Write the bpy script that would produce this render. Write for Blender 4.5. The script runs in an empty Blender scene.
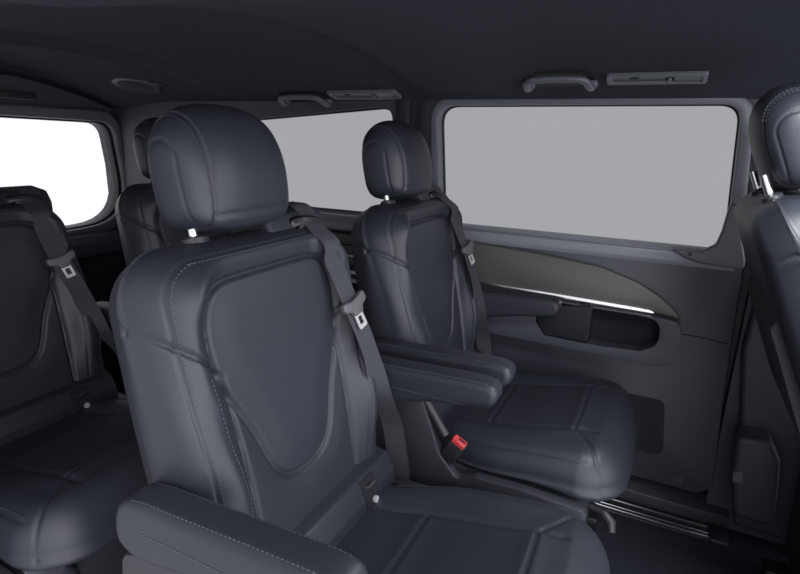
import bpy, bmesh, math, random
import numpy as np
from mathutils import Vector, Matrix
random.seed(4)
scene = bpy.context.scene
C = scene.collection

# ------------------------------------------------------------ camera maths
CX, CY, HC = 400., 287., 1.15
V1, V2 = (-740., 105.), (676., 146.)
_a = (V1[0]-CX, CY-V1[1]); _b = (V2[0]-CX, CY-V2[1])
FPX = math.sqrt(-(_a[0]*_b[0]+_a[1]*_b[1]))
EX = -Vector((_a[0], _a[1], FPX)).normalized()
EY = Vector((_b[0], _b[1], FPX)).normalized()
EZ = EX.cross(EY)
if EZ[1] < 0: EZ = -EZ
def at(px, py, Y=None, X=None, Z=None):
    """point of the place seen at a pixel of the photograph, on a known plane"""
    r = Vector(((px-CX)/FPX, (CY-py)/FPX, 1.))
    d = Vector((r.dot(EX), r.dot(EY), r.dot(EZ)))
    k = X/d[0] if X is not None else Y/d[1] if Y is not None else (Z-HC)/d[2]
    return Vector((d[0]*k, d[1]*k, HC+d[2]*k))

cam = bpy.data.cameras.new('camera'); co = bpy.data.objects.new('camera', cam); C.objects.link(co)
cam.sensor_width = 36; cam.lens = FPX/800*36; cam.clip_start = .02
co.matrix_world = Matrix(((EX[0], EX[1], -EX[2], 0), (EY[0], EY[1], -EY[2], 0),
                          (EZ[0], EZ[1], -EZ[2], HC), (0, 0, 0, 1)))
scene.camera = co

# ------------------------------------------------------------ materials
def mat(name, col, rough=.5, metal=0., bump=None, spec=.5, sheen=0., vary=0., coat=0.):
    m = bpy.data.materials.new(name); m.use_nodes = True
    nt = m.node_tree; b = nt.nodes['Principled BSDF']
    b.inputs['Base Color'].default_value = (*col, 1)
    b.inputs['Roughness'].default_value = rough
    b.inputs['Metallic'].default_value = metal
    b.inputs['Specular IOR Level'].default_value = spec
    b.inputs['Sheen Weight'].default_value = sheen
    b.inputs['Coat Weight'].default_value = coat
    tc = nt.nodes.new('ShaderNodeTexCoord')
    if bump:
        sc, st, kind = bump
        if kind == 'noise':
            t = nt.nodes.new('ShaderNodeTexNoise'); t.inputs['Scale'].default_value = sc; t.inputs['Detail'].default_value = 3
            out = t.outputs['Fac']
        else:
            t = nt.nodes.new('ShaderNodeTexVoronoi'); t.inputs['Scale'].default_value = sc
            out = t.outputs['Distance']
        nt.links.new(tc.outputs['Object'], t.inputs['Vector'])
        bp = nt.nodes.new('ShaderNodeBump'); bp.inputs['Strength'].default_value = st; bp.inputs['Distance'].default_value = .002
        nt.links.new(out, bp.inputs['Height']); nt.links.new(bp.outputs['Normal'], b.inputs['Normal'])
    if vary:
        n2 = nt.nodes.new('ShaderNodeTexNoise'); n2.inputs['Scale'].default_value = bump[0] if bump else 200
        n2.inputs['Detail'].default_value = 2
        nt.links.new(tc.outputs['Object'], n2.inputs['Vector'])
        mx = nt.nodes.new('ShaderNodeMix'); mx.data_type = 'RGBA'
        mx.inputs['A'].default_value = (*[c*(1-vary) for c in col], 1); mx.inputs['B'].default_value = (*[c*(1+vary) for c in col], 1)
        nt.links.new(n2.outputs['Fac'], mx.inputs['Factor']); nt.links.new(mx.outputs['Result'], b.inputs['Base Color'])
    return m
M = {}
M['leather'] = mat('leather', (.0172, .0200, .0278), .50, bump=(420, .10, 'voronoi'), spec=.42)
M['insert'] = mat('insert_leather', (.0205, .0235, .0325), .50, bump=(600, .15, 'voronoi'), spec=.40)
M['leather_side'] = mat('side_leather', (.0200, .0232, .0325), .48, bump=(420, .10, 'voronoi'), spec=.42)
M['thread'] = mat('thread', (.080, .087, .105), .7)
M['plastic'] = mat('black_plastic', (.019, .0205, .027), .48, bump=(900, .1, 'noise'))
M['shield'] = mat('shield_plastic', (.022, .024, .032), .55, bump=(900, .1, 'noise'))
M['dark'] = mat('dark_plastic', (.008, .008, .011), .5)
M['belt'] = mat('webbing', (.030, .032, .041), .75, bump=(700, .25, 'noise'))
M['tongue_grip'] = mat('grip_plastic', (.075, .077, .085), .5)
M['chrome'] = mat('chrome', (.80, .80, .82), .22, 1.)
M['steel'] = mat('brushed_steel', (.34, .35, .38), .36, 1.)
M['tongue'] = mat('tongue_steel', (.72, .72, .74), .30, .55)
M['lining'] = mat('shaded_pocket_lining', (.012, .0128, .017), .9, spec=.2)  # darkened so the colour gives the shade of a deeper recess
M['tray'] = mat('tray_plastic', (.010, .011, .015), .6, spec=.3)
M['sill'] = mat('lit_sill_plastic', (.19, .20, .23), .42, bump=(700, .1, 'noise'))  # frame plastic made lighter: window light on the ledges put into the colour
M['satin'] = mat('satin_trim', (.80, .80, .82), .35, .45)
M['red'] = mat('red_plastic', (.52, .045, .055), .4)
M['headliner'] = mat('headliner_cloth', (.033, .0365, .049), .95, bump=(450, .5, 'noise'), spec=.15, vary=.25)
M['trim'] = mat('trim_plastic', (.041, .046, .060), .5, bump=(700, .12, 'noise'))
M['frame'] = mat('frame_plastic', (.10, .107, .128), .40, bump=(700, .1, 'noise'))
M['seal'] = mat('rubber_seal', (.006, .006, .008), .6)
M['decor'] = mat('decor_panel', (.070, .067, .066), .42, bump=(500, .1, 'noise'), vary=.15)
M['carpet'] = mat('carpet', (.026, .029, .039), 1., bump=(260, 1., 'noise'), spec=.1, vary=.6)
M['grille'] = mat('speaker_cloth', (.016, .0175, .024), .9, bump=(330, .9, 'noise'), vary=.7)
M['lamp'] = mat('lamp_lens', (.055, .057, .066), .3)

def glass(name, tint, rough=.0):
    m = bpy.data.materials.new(name); m.use_nodes = True
    nt = m.node_tree; nt.nodes.clear()
    o = nt.nodes.new('ShaderNodeOutputMaterial'); t = nt.nodes.new('ShaderNodeBsdfTransparent')
    g = nt.nodes.new('ShaderNodeBsdfGlossy'); g.inputs['Roughness'].default_value = .02
    g.inputs['Color'].default_value = (.9, .9, .9, 1)
    t.inputs['Color'].default_value = (*tint, 1)
    mx = nt.nodes.new('ShaderNodeMixShader'); mx.inputs[0].default_value = .006
    nt.links.new(t.outputs[0], mx.inputs[1]); nt.links.new(g.outputs[0], mx.inputs[2])
    nt.links.new(mx.outputs[0], o.inputs['Surface'])
    return m
M['tint'] = glass('tinted_glass', (.609, .609, .613))
M['clear'] = glass('clear_glass', (1., 1., 1.))

# ------------------------------------------------------------ helpers
def link(name, me, m, parent=None):
    o = bpy.data.objects.new(name, me); C.objects.link(o)
    if m is not None: me.materials.clear(); me.materials.append(M[m] if isinstance(m, str) else m)
    if parent is not None: o.parent = parent
    return o
def finish(me, smooth=True, ang=40):
    if smooth:
        me.shade_smooth()
        if ang < 179: me.set_sharp_from_angle(angle=math.radians(ang))
def bm_obj(name, bm, m, parent=None, ang=40):
    bmesh.ops.recalc_face_normals(bm, faces=bm.faces[:])
    me = bpy.data.meshes.new(name); bm.to_mesh(me); bm.free(); finish(me, True, ang)
    return link(name, me, m, parent)
def empty(name, loc=(0, 0, 0), rz=0, parent=None):
    o = bpy.data.objects.new(name, None); C.objects.link(o); o.location = loc; o.rotation_euler = (0, 0, rz)
    o.empty_display_size = .05
    if parent is not None: o.parent = parent
    return o
def tag(o, label=None, cat=None, group=None, kind=None):
    if label: o['label'] = label
    if cat: o['category'] = cat
    if group: o['group'] = group
    if kind: o['kind'] = kind
    return o
def copy_tree(o, parent=None):
    c = o.copy(); C.objects.link(c)
    if parent is not None:
        c.parent = parent
    for ch in list(o.children): copy_tree(ch, c)
    return c
def bevel(bm, w, seg=3, ang=30):
    es = [e for e in bm.edges if len(e.link_faces) == 2 and e.calc_face_angle(0) > math.radians(ang)]
    if w > 0 and es:
        bmesh.ops.bevel(bm, geom=es, offset=w, segments=seg, profile=.5, affect='EDGES', clamp_overlap=True)
def prism(bm, pts, ax, a0, a1, bw=0, seg=3):
    """closed polygon pts (2-D) extruded along axis ax ('x','y','z') from a0 to a1; bevelled into bm"""
    t = bmesh.new()
    def v(p, a):
        return {'x': (a, p[0], p[1]), 'y': (p[0], a, p[1]), 'z': (p[0], p[1], a)}[ax]
    A = [t.verts.new(v(p, a0)) for p in pts]; B = [t.verts.new(v(p, a1)) for p in pts]
    n = len(pts)
    t.faces.new(A); t.faces.new(B[::-1])
    for i in range(n): t.faces.new((A[i], B[i], B[(i+1) % n], A[(i+1) % n]))
    bmesh.ops.recalc_face_normals(t, faces=t.faces[:])
    if bw: bevel(t, bw, seg)
    me = bpy.data.meshes.new('t'); t.to_mesh(me); t.free(); bm.from_mesh(me); bpy.data.meshes.remove(me)
def box(bm, x0, x1, y0, y1, z0, z1, bw=0, seg=3):
    prism(bm, [(x0, y0), (x1, y0), (x1, y1), (x0, y1)], 'z', z0, z1, bw, seg)
def ring(bm, outer, inner, a0, a1, ax='y', bw=0, seg=2):
    t = bmesh.new()
    def v(p, a):
        return {'x': (a, p[0], p[1]), 'y': (p[0], a, p[1]), 'z': (p[0], p[1], a)}[ax]
    n = len(outer)
    L = [[t.verts.new(v(p, a)) for p in ps] for ps, a in ((outer, a0), (inner, a0), (inner, a1), (outer, a1))]
    for k in range(4):
        P, Q = L[k], L[(k+1) % 4]
        for i in range(n): t.faces.new((P[i], P[(i+1) % n], Q[(i+1) % n], Q[i]))
    bmesh.ops.recalc_face_normals(t, faces=t.faces[:])
    if bw: bevel(t, bw, seg, 50)
    me = bpy.data.meshes.new('t'); t.to_mesh(me); t.free(); bm.from_mesh(me); bpy.data.meshes.remove(me)
def cat(pts, per=8, closed=True):
    """Catmull-Rom through 2-D / 3-D points"""
    P = [np.array(p, float) for p in pts]; n = len(P); out = []
    for i in range(n if closed else n-1):
        g = lambda k: P[k % n] if closed else P[min(max(k, 0), n-1)]
        p0, p1, p2, p3 = g(i-1), g(i), g(i+1), g(i+2)
        for j in range(per):
            t = j/per
            out.append(.5*((2*p1)+(-p0+p2)*t+(2*p0-5*p1+4*p2-p3)*t*t+(-p0+3*p1-3*p2+p3)*t**3))
    if not closed: out.append(P[-1])
    return [tuple(float(c) for c in p) for p in out]
def round_poly(pts, r, seg=6):
    """polygon with rounded corners; r one radius or one per corner"""
    n = len(pts); out = []
    for i in range(n):
        p = np.array(pts[i], float); a = np.array(pts[i-1], float)-p; b = np.array(pts[(i+1) % n], float)-p
        la, lb = np.linalg.norm(a), np.linalg.norm(b); rr = r[i] if isinstance(r, (list, tuple)) else r
        a /= la; b /= lb; ang = math.acos(max(-1, min(1, float(a@b))))
        d = min(rr/math.tan(ang/2) if ang > .01 else 0, la*.49, lb*.49)
        s, e = p+a*d, p+b*d
        for k in range(seg+1):
            t = k/seg; out.append(tuple((1-t)**2*s+2*t*(1-t)*p+t*t*e))
    return out
def tube(bm, pts, r, n=10, cap=True, flat=1., closed=False):
    P = [Vector(p) for p in pts]; rings = []
    up = Vector((0, 0, 1)); m = len(P)
    for i, p in enumerate(P):
        t = (P[(i+1) % m]-P[i-1]) if closed else (P[min(i+1, m-1)]-P[max(i-1, 0)])
        t.normalize(); s = t.cross(up)
        if s.length < 1e-4: s = Vector((0, 1, 0))
        s.normalize(); u = s.cross(t).normalized()
        rr = r[i] if isinstance(r, (list, tuple)) else r
        rings.append([bm.verts.new(p+s*math.cos(2*math.pi*k/n)*rr+u*math.sin(2*math.pi*k/n)*rr*flat) for k in range(n)])
    for i in range(m if closed else m-1):
        A, B = rings[i], rings[(i+1) % m]
        for k in range(n): bm.faces.new((A[k], A[(k+1) % n], B[(k+1) % n], B[k]))
    if cap and not closed:
        bm.faces.new(rings[0][::-1]); bm.faces.new(rings[-1])
def dashes(bm, pts, nrm, ln=.0046, gap=.0026, r=.0007):
    """sewing stitches along a dense 3-D polyline"""
    P = [np.array(p, float) for p in pts]; d = [0.]
    for a, b in zip(P, P[1:]): d.append(d[-1]+float(np.linalg.norm(b-a)))
    def pos(x):
        i = min(max(np.searchsorted(d, x)-1, 0), len(P)-2); t = (x-d[i])/max(d[i+1]-d[i], 1e-9)
        return P[i]*(1-t)+P[i+1]*t
    x = 0
    while x+ln < d[-1]:
        a, b = pos(x), pos(x+ln); t = b-a; t /= max(np.linalg.norm(t), 1e-9)
        n = np.array(nrm(a) if callable(nrm) else nrm, float); n /= np.linalg.norm(n)
        s = np.cross(t, n); s /= max(np.linalg.norm(s), 1e-9)
        q = []
        for c, f in ((a, .6), ((a+b)/2, 1.), (b, .6)):
            q.append([bm.verts.new(tuple(c+s*r*f)), bm.verts.new(tuple(c+n*r*1.1*f)), bm.verts.new(tuple(c-s*r*f)), bm.verts.new(tuple(c-n*r*f))])
        for A, B in zip(q, q[1:]):
            for k in range(4): bm.faces.new((A[k], A[(k+1) % 4], B[(k+1) % 4], B[k]))
        bm.faces.new(q[0][::-1]); bm.faces.new(q[-1])
        x += ln+gap
sst = lambda a, b, x: (lambda t: t*t*(3-2*t))(np.clip((x-a)/(b-a), 0, 1))
def poly_sdf(poly, x, y):
    P = np.array(poly); x = np.asarray(x, float); y = np.asarray(y, float); d = np.full(x.shape, 9.); ins = np.zeros(x.shape, bool)
    for i in range(len(P)):
        a, b = P[i-1], P[i]; e = b-a
        wx, wy = x-a[0], y-a[1]; t = np.clip((wx*e[0]+wy*e[1])/max(e@e, 1e-12), 0, 1)
        d = np.minimum(d, np.hypot(wx-e[0]*t, wy-e[1]*t))
        if a[1] != b[1]:
            c = (a[1] > y) != (b[1] > y)
            ins ^= c & (x < (b[0]-a[0])*(y-a[1])/(b[1]-a[1])+a[0])
    return np.where(ins, -d, d)
def split_mesh(verts, faces, cls, spec, parent):
    """one mesh object per class of faces"""
    out = {}
    V = np.asarray(verts)
    # shared smooth normals across the split: build the full mesh once
    full = bpy.data.meshes.new('full'); full.from_pydata(V.tolist(), [], faces); full.update()
    vn = np.array([v.normal[:] for v in full.vertices]); bpy.data.meshes.remove(full)
    for k, (name, m, par) in spec.items():
        fs = [f for f, c in zip(faces, cls) if c == k]
        if not fs: continue
        ids = sorted({i for f in fs for i in f}); mp = {i: j for j, i in enumerate(ids)}
        me = bpy.data.meshes.new(name); me.from_pydata(V[ids].tolist(), [], [[mp[i] for i in f] for f in fs]); me.update()
        me.shade_smooth(); me.normals_split_custom_set_from_vertices(vn[ids].tolist())
        out[k] = link(name, me, m, par if not isinstance(par, int) else out[par])
    return out

def stitch(bm, par):
    o = bm_obj('stitching', bm, 'thread', par, 180); o['kind'] = 'stuff'; return o
# ============================================================ THE SEAT
TA = math.atan(.19); CA, SA = math.cos(TA), math.sin(TA)
XB, ZB, T = .0112, .44, .565
W0 = .262
RC = .086                              # shoulder corner radius
def z2t(z): return (z-ZB)/CA
def bl(s, t, n):                      # backrest frame -> seat frame
    return np.stack([XB+n*CA-t*SA, s, ZB+t*CA+n*SA], -1)
_half = [(.0, .936), (.08, .936), (.120, .932), (.146, .917), (.160, .89), (.1645, .865), (.1645, .84), (.160, .80), (.146, .765),
         (.126, .725), (.109, .690), (.096, .655), (.085, .625), (.070, .600), (.050, .585), (.022, .577), (0, .576)]
_ins = _half[1:-1]
INS = cat([(s, z2t(z)) for s, z in _ins]+[(-s, z2t(z)) for s, z in _ins[::-1]], 6)
WB = .246
def Wt(t): return WB-.006*sst(.30, .565, t)
def d_out(s, t):                      # distance inside the outline
    hw = Wt(t); r = np.where(t > T/2, RC, .03)
    qx = np.abs(s)-(hw-r); qy = np.abs(t-T/2)-(T/2-r)
    return -(np.hypot(np.maximum(qx, 0), np.maximum(qy, 0))+np.minimum(np.maximum(qx, qy), 0)-r)
def rnd(d, R):
    u = np.clip(1-d/R, 0, 1); return R*(1-np.sqrt(np.maximum(1-u*u, 0)))
def bol_b(t): return .136+.016*np.clip(t/.4, 0, 1)
def bol_top(q): return z2t(np.interp(q, [.13, .15, .185, .215, .246, .30, .36], [.782, .798, .828, .858, .896, .945, .985]))
def d_bol(s, t, q=None):
    q = np.abs(s) if q is None else q
    return np.maximum(bol_b(t)-np.abs(s), (t-bol_top(q))*.8)
def n_front(s, t):
    di = poly_sdf(INS, s, t); do = d_out(s, t); a = np.abs(s)
    hr = .005+.031*sst(.26, .42, t)
    n = np.where(di > 0, hr*sst(-.002, .042, di)-.006*sst(.042, .085, di)*sst(.3, .4, t), .005*sst(0, .06, -di))
    n -= .010*np.exp(-(di/.0042)**2)
    db = d_bol(s, t)
    n += .042*sst(-.004, .055, a-bol_b(t))*sst(-.005, .20, bol_top(a)-t)*sst(.0, .20, t)
    n -= .009*np.exp(-(db/.004)**2)*sst(-.02, .03, di+.02)
    n -= .0030*np.exp(-((do-.021)/.0020)**2)
    n -= .0028*np.exp(-((a-bol_b(t)-.036)/.0022)**2)*(db < -.004)
    n += .012*sst(.47, .53, t)*sst(.2, 0, a)*0
    n -= (.40+.26*sst(.25, .45, t))*np.maximum(.060-do, 0)*sst(.02, .12, t)
    R = .046+.016*sst(.46, .55, t)
    return n-rnd(do, R)
def n_back(s, t):
    do = d_out(s, t); R = .050
    return -.126+rnd(do, R)-.014*sst(.05, .3, t)*0
def warp(u): return u*(1.42-.42*u*u)
def grid_st(NU, NV):
    u = warp(np.linspace(-1, 1, NU)); v = .5+.5*warp(np.linspace(-1, 1, NV))
    t = np.repeat((v*T)[:, None], NU, 1)
    r = np.where(t > T/2, RC, .03); dy = np.abs(t-T/2)-(T/2-r)
    w = Wt(t)-r+np.sqrt(np.maximum(r*r-np.maximum(dy, 0)**2, 0))
    return w*u[None, :], t
def make_backrest(root):
    NU, NV = 190, 200
    s, t = grid_st(NU, NV); s0, t0 = s.copy(), t.copy()
    moved = np.zeros(s.shape, bool)
    ds = np.abs(np.gradient(s, axis=1))+1e-6; dt = np.abs(np.gradient(t, axis=0))+1e-6
    for f in (lambda a, b: poly_sdf(INS, a, b), d_bol):       # snap the grid on to the seams
        e = 1e-4; v = f(s, t); gs = (f(s+e, t)-v)/e; gt = (f(s, t+e)-v)/e
        ut = np.abs(gt)*dt > np.abs(gs)*ds
        st_ = -v/np.where(np.abs(gt) < .05, 9, gt); ss_ = -v/np.where(np.abs(gs) < .05, 9, gs)
        kt = ut & (np.abs(st_) < .48*dt) & ~moved; ks = ~ut & (np.abs(ss_) < .48*ds) & ~moved
        for k in (kt, ks): k[0] = k[-1] = False; k[:, 0] = k[:, -1] = False
        t = np.where(kt, t+st_, t); s = np.where(ks, s+ss_, s); moved |= kt | ks
    F = bl(s, t, n_front(s, t)); sb, tb = grid_st(60, 60)
    verts = list(F.reshape(-1, 3)); faces = []; cls = []
    di = poly_sdf(INS, s, t); db = d_bol(s, t)
    idx = np.arange(NU*NV).reshape(NV, NU)
    def c_of(m_di, m_db, sc): return 1 if m_di < 0 else (2 if sc > 0 else 3) if m_db < 0 else 0
    for j in range(NV-1):
        for i in range(NU-1):
            q = (idx[j, i], idx[j, i+1], idx[j+1, i+1], idx[j+1, i]); faces.append([int(k) for k in q])
            sl = (slice(j, j+2), slice(i, i+2))
            cls.append(c_of(di[sl].mean(), db[sl].mean(), s[j, i]))
    # boundary loop, counter-clockwise
    loop = [(0, i) for i in range(NU)]+[(j, NU-1) for j in range(1, NV)]+[(NV-1, i) for i in range(NU-2, -1, -1)]+[(j, 0) for j in range(NV-2, 0, -1)]
    prev = [int(idx[a]) for a in loop]
    ls = np.array([s[a] for a in loop]); lt = np.array([t[a] for a in loop]); nf = n_front(ls, lt); nb = n_back(ls, lt)
    K = 14
    for k in range(1, K+1):
        n = nf+(nb-nf)*k/K
        out = -0.0
        q = np.abs(ls)+(nf-n)
        gro = .0028*np.exp(-(((lt-bol_top(q))*.8)/.0035)**2)*(np.abs(ls) > .2)
        bulge = .003*math.sin(math.pi*k/K)
        P = bl(ls*(1+(bulge-gro)/WB), lt+(bulge*.6)*np.clip((lt-T/2)/(T/2), -1, 1)*(np.abs(ls) < .2), n)
        base = len(verts); verts += list(P); cur = list(range(base, base+len(loop)))
        for i in range(len(loop)):
            i2 = (i+1) % len(loop); faces.append([prev[i], cur[i], cur[i2], prev[i2]])
            below = lt[i] < bol_top(q[i])
            cls.append((2 if ls[i] > 0 else 3) if below and abs(ls[i]) > .2 else 0)
        prev = cur
    # back surface on the same boundary: concentric shrink towards the middle
    KB = 26
    for k in range(1, KB+1):
        f = 1-k/KB
        f2 = f
        ss = ls*f2; tt = T/2+(lt-T/2)*f2
        P = bl(ss, tt, n_back(ss, tt)) if k < KB else bl(np.array([0.]), np.array([T/2]), np.array([-.126]))
        base = len(verts); verts += list(P)
        if k < KB:
            cur = list(range(base, base+len(loop)))
            for i in range(len(loop)):
                i2 = (i+1) % len(loop); faces.append([prev[i], cur[i], cur[i2], prev[i2]]); cls.append(0)
            prev = cur
        else:
            for i in range(len(loop)): faces.append([prev[i], base, prev[(i+1) % len(loop)]]); cls.append(0)
    o = split_mesh(verts, faces, cls, {0: ('backrest', 'leather', root), 1: ('backrest_insert', 'insert', root),
                                       2: ('side_bolster', 'leather_side', root), 3: ('side_bolster', 'leather_side', root)}, root)
    nrm = (CA, 0, SA)
    def onto(st):
        a = np.array(st); return bl(a[:, 0], a[:, 1], n_front(a[:, 0], a[:, 1])+.0012)
    bm = bmesh.new()                                           # perimeter stitching
    hw = lambda t: float(Wt(np.array(t)))
    pts = []
    for off in (.0250,):
        for sg in (-1,):
            L = [(-(hw(t)-off), t) for t in np.linspace(z2t(.50), T-RC, 60)]
            L += [(-(hw(T-.05)-RC)-(RC-off)*math.cos(a), T-RC+(RC-off)*math.sin(a)) for a in np.linspace(0, math.pi/2, 30)]
            L += [(x, T-off) for x in np.linspace(-.17, .17, 50)]
            L += [((hw(T-.05)-RC)+(RC-off)*math.sin(a), T-RC+(RC-off)*math.cos(a)) for a in np.linspace(0, math.pi/2, 30)]
            L += [((hw(t)-off), t) for t in np.linspace(T-RC, z2t(.50), 60)]
            dashes(bm, onto(L), nrm)
    stitch(bm, o[0])
    for c, sg in ((2, 1), (3, -1)):
        bm = bmesh.new()
        L = [(sg*(float(bol_b(np.array(t)))+.0400), t) for t in np.linspace(z2t(.50), z2t(.815), 70)]
        dashes(bm, onto(L), nrm); stitch(bm, o[c])
    return o

def make_lower_roll(root):
    bm = bmesh.new()
    prof = [(-.10, .415), (.035, .405), (.052, .42), (.05, .455), (.030, .492), (-.02, .50), (-.10, .50)]
    prism(bm, round_poly(prof, .012, 3), 'y', -.225, .225, .012, 2)
    r = bm_obj('lower_back_roll', bm, 'leather', root)
    bm = bmesh.new()                                            # anchor recess on the roll
    prism(bm, round_poly([(.0545, .428), (.0535, .456), (.0345, .489), (.026, .484), (.044, .452), (.045, .428)], .002, 2), 'y', .100, .150, .002, 1)
    a = bm_obj('anchor_recess', bm, 'lining', r)
    bm = bmesh.new(); tube(bm, [(.050, .128, .442), (.0600, .128, .443)], .0072, 14); bm_obj('anchor_button', bm, 'tongue', a)
    bm = bmesh.new(); tube(bm, [(.0425, .112, .4745), (.0485, .112, .477), (.0485, .138, .477), (.0425, .138, .4745)], .0028, 8); bm_obj('anchor_bar', bm, 'steel', a)

def make_cushion(root):
    NX, NS = 150, 130
    x0, x1 = -.05, .512
    def plan(u, v): return x0+(x1-x0)*u, v
    R0 = .10
    def dout(x, s):
        L2 = (x1-x0)/2; qx = np.abs(x-(x0+x1)/2)-(L2-R0*np.where(x > .2, 1, .2)); qs = np.abs(s)-(W0-R0*np.where(x > .2, 1, .2)); r = R0*np.where(x > .2, 1, .2)
        return -(np.hypot(np.maximum(qx, 0), np.maximum(qs, 0))+np.minimum(np.maximum(qx, qs), 0)-r)
    B = .132
    def top(x, s):
        a = np.abs(s)
        zc = np.interp(x, [-.05, .0, .17, .30, .385, .44, .52], [.418, .425, .448, .474, .492, .497, .490])
        zc = zc+.006*np.sin(np.clip((x-.0)/.173, 0, 1)*math.pi)*0
        bz = np.interp(x, [-.05, .1, .3, .42, .52], [.420, .448, .478, .488, .488])
        xe = .385+.75*(a-B); k = sst(B-.004, B+.055, a)*sst(.07, -.05, x-xe)
        z = zc+(bz-zc)*k
        end = sst(.445, .425, x)
        z = z-.008*np.exp(-((a-B)/.004)**2)*end
        for xs in (.173, .382):
            z = z-.006*np.exp(-((x-xs)/.0035)**2)*(a < B)
            z = z+.004*np.exp(-((x-xs)/.02)**2)*(a < B)
        z = z-.005*np.exp(-((x-xe)/.004)**2)*(a > B)*sst(B, B+.01, a)
        do = dout(x, s)
        z = z-.003*np.exp(-((do-.024)/.0024)**2)*end
        R = .066+.010*sst(.36, .50, x)
        return z-rnd(do, R)
    u = .5+.5*warp(np.linspace(-1, 1, NX)); v = warp(np.linspace(-1, 1, NS))
    x = np.repeat((x0+(x1-x0)*u)[:, None], NS, 1)
    r = R0*np.where(x > .2, 1, .2); L2 = (x1-x0)/2; dx = np.abs(x-(x0+x1)/2)-(L2-r)
    w = W0-r+np.sqrt(np.maximum(r*r-np.maximum(dx, 0)**2, 0)); s = w*v[None, :]
    z = top(x, s); bow = lambda x, s: x-.018*(s/W0)**2*sst(.25, .5, x)
    tap = lambda x, s: s*(1-.20*sst(.24, -.03, x))
    V = np.stack([bow(x, s), tap(x, s), z], -1); verts = list(V.reshape(-1, 3)); faces = []; cls = []
    idx = np.arange(NX*NS).reshape(NX, NS)
    for j in range(NX-1):
        for i in range(NS-1):
            faces.append([int(k) for k in (idx[j, i], idx[j+1, i], idx[j+1, i+1], idx[j, i+1])])
            xm, sm = x[j:j+2, i:i+2].mean(), s[j:j+2, i:i+2].mean()
            cls.append((1 if sm > 0 else 2) if abs(sm) > B and xm < .385+.75*(abs(sm)-B) else 0)
    loop = [(j, 0) for j in range(NX)]+[(NX-1, i) for i in range(1, NS)]+[(j, NS-1) for j in range(NX-2, -1, -1)]+[(0, i) for i in range(NS-2, 0, -1)]
    prev = [int(idx[a]) for a in loop]; lx = np.array([x[a] for a in loop]); lsx = np.array([s[a] for a in loop]); lz = np.array([z[a] for a in loop])
    zb = .398-.02*sst(.3, .5, lx)
    K = 10
    for k in range(1, K+1):
        f = k/K; zz = lz+(zb-lz)*f; bul = 1+.02*math.sin(math.pi*min(1, f*1.15))-.045*sst(.7, 1, np.array(f))
        P = np.stack([.2+(bow(lx, lsx)-.2)*bul, tap(lx, lsx)*bul, zz], -1); base = len(verts); verts += list(P); cur = list(range(base, base+len(loop)))
        for i in range(len(loop)):
            i2 = (i+1) % len(loop); faces.append([prev[i], cur[i], cur[i2], prev[i2]])
            cls.append((1 if lsx[i] > 0 else 2) if lx[i] < .47 and abs(lsx[i]) > .2 else 0)
        prev = cur
    faces.append(prev[::-1]); cls.append(0)
    o = split_mesh(verts, faces, cls, {0: ('cushion', 'leather', root), 1: ('cushion_bolster', 'leather_side', root), 2: ('cushion_bolster', 'leather_side', root)}, root)
    for c, sg in ((1, 1), (2, -1)):
        bm = bmesh.new(); xs = np.linspace(.0, .43, 80); ss = np.full(80, sg*(W0-.030))
        dashes(bm, np.stack([bow(xs, ss), tap(xs, ss), top(xs, ss)+.001], -1), (0, 0, 1)); stitch(bm, o[c])
    return o

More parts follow.
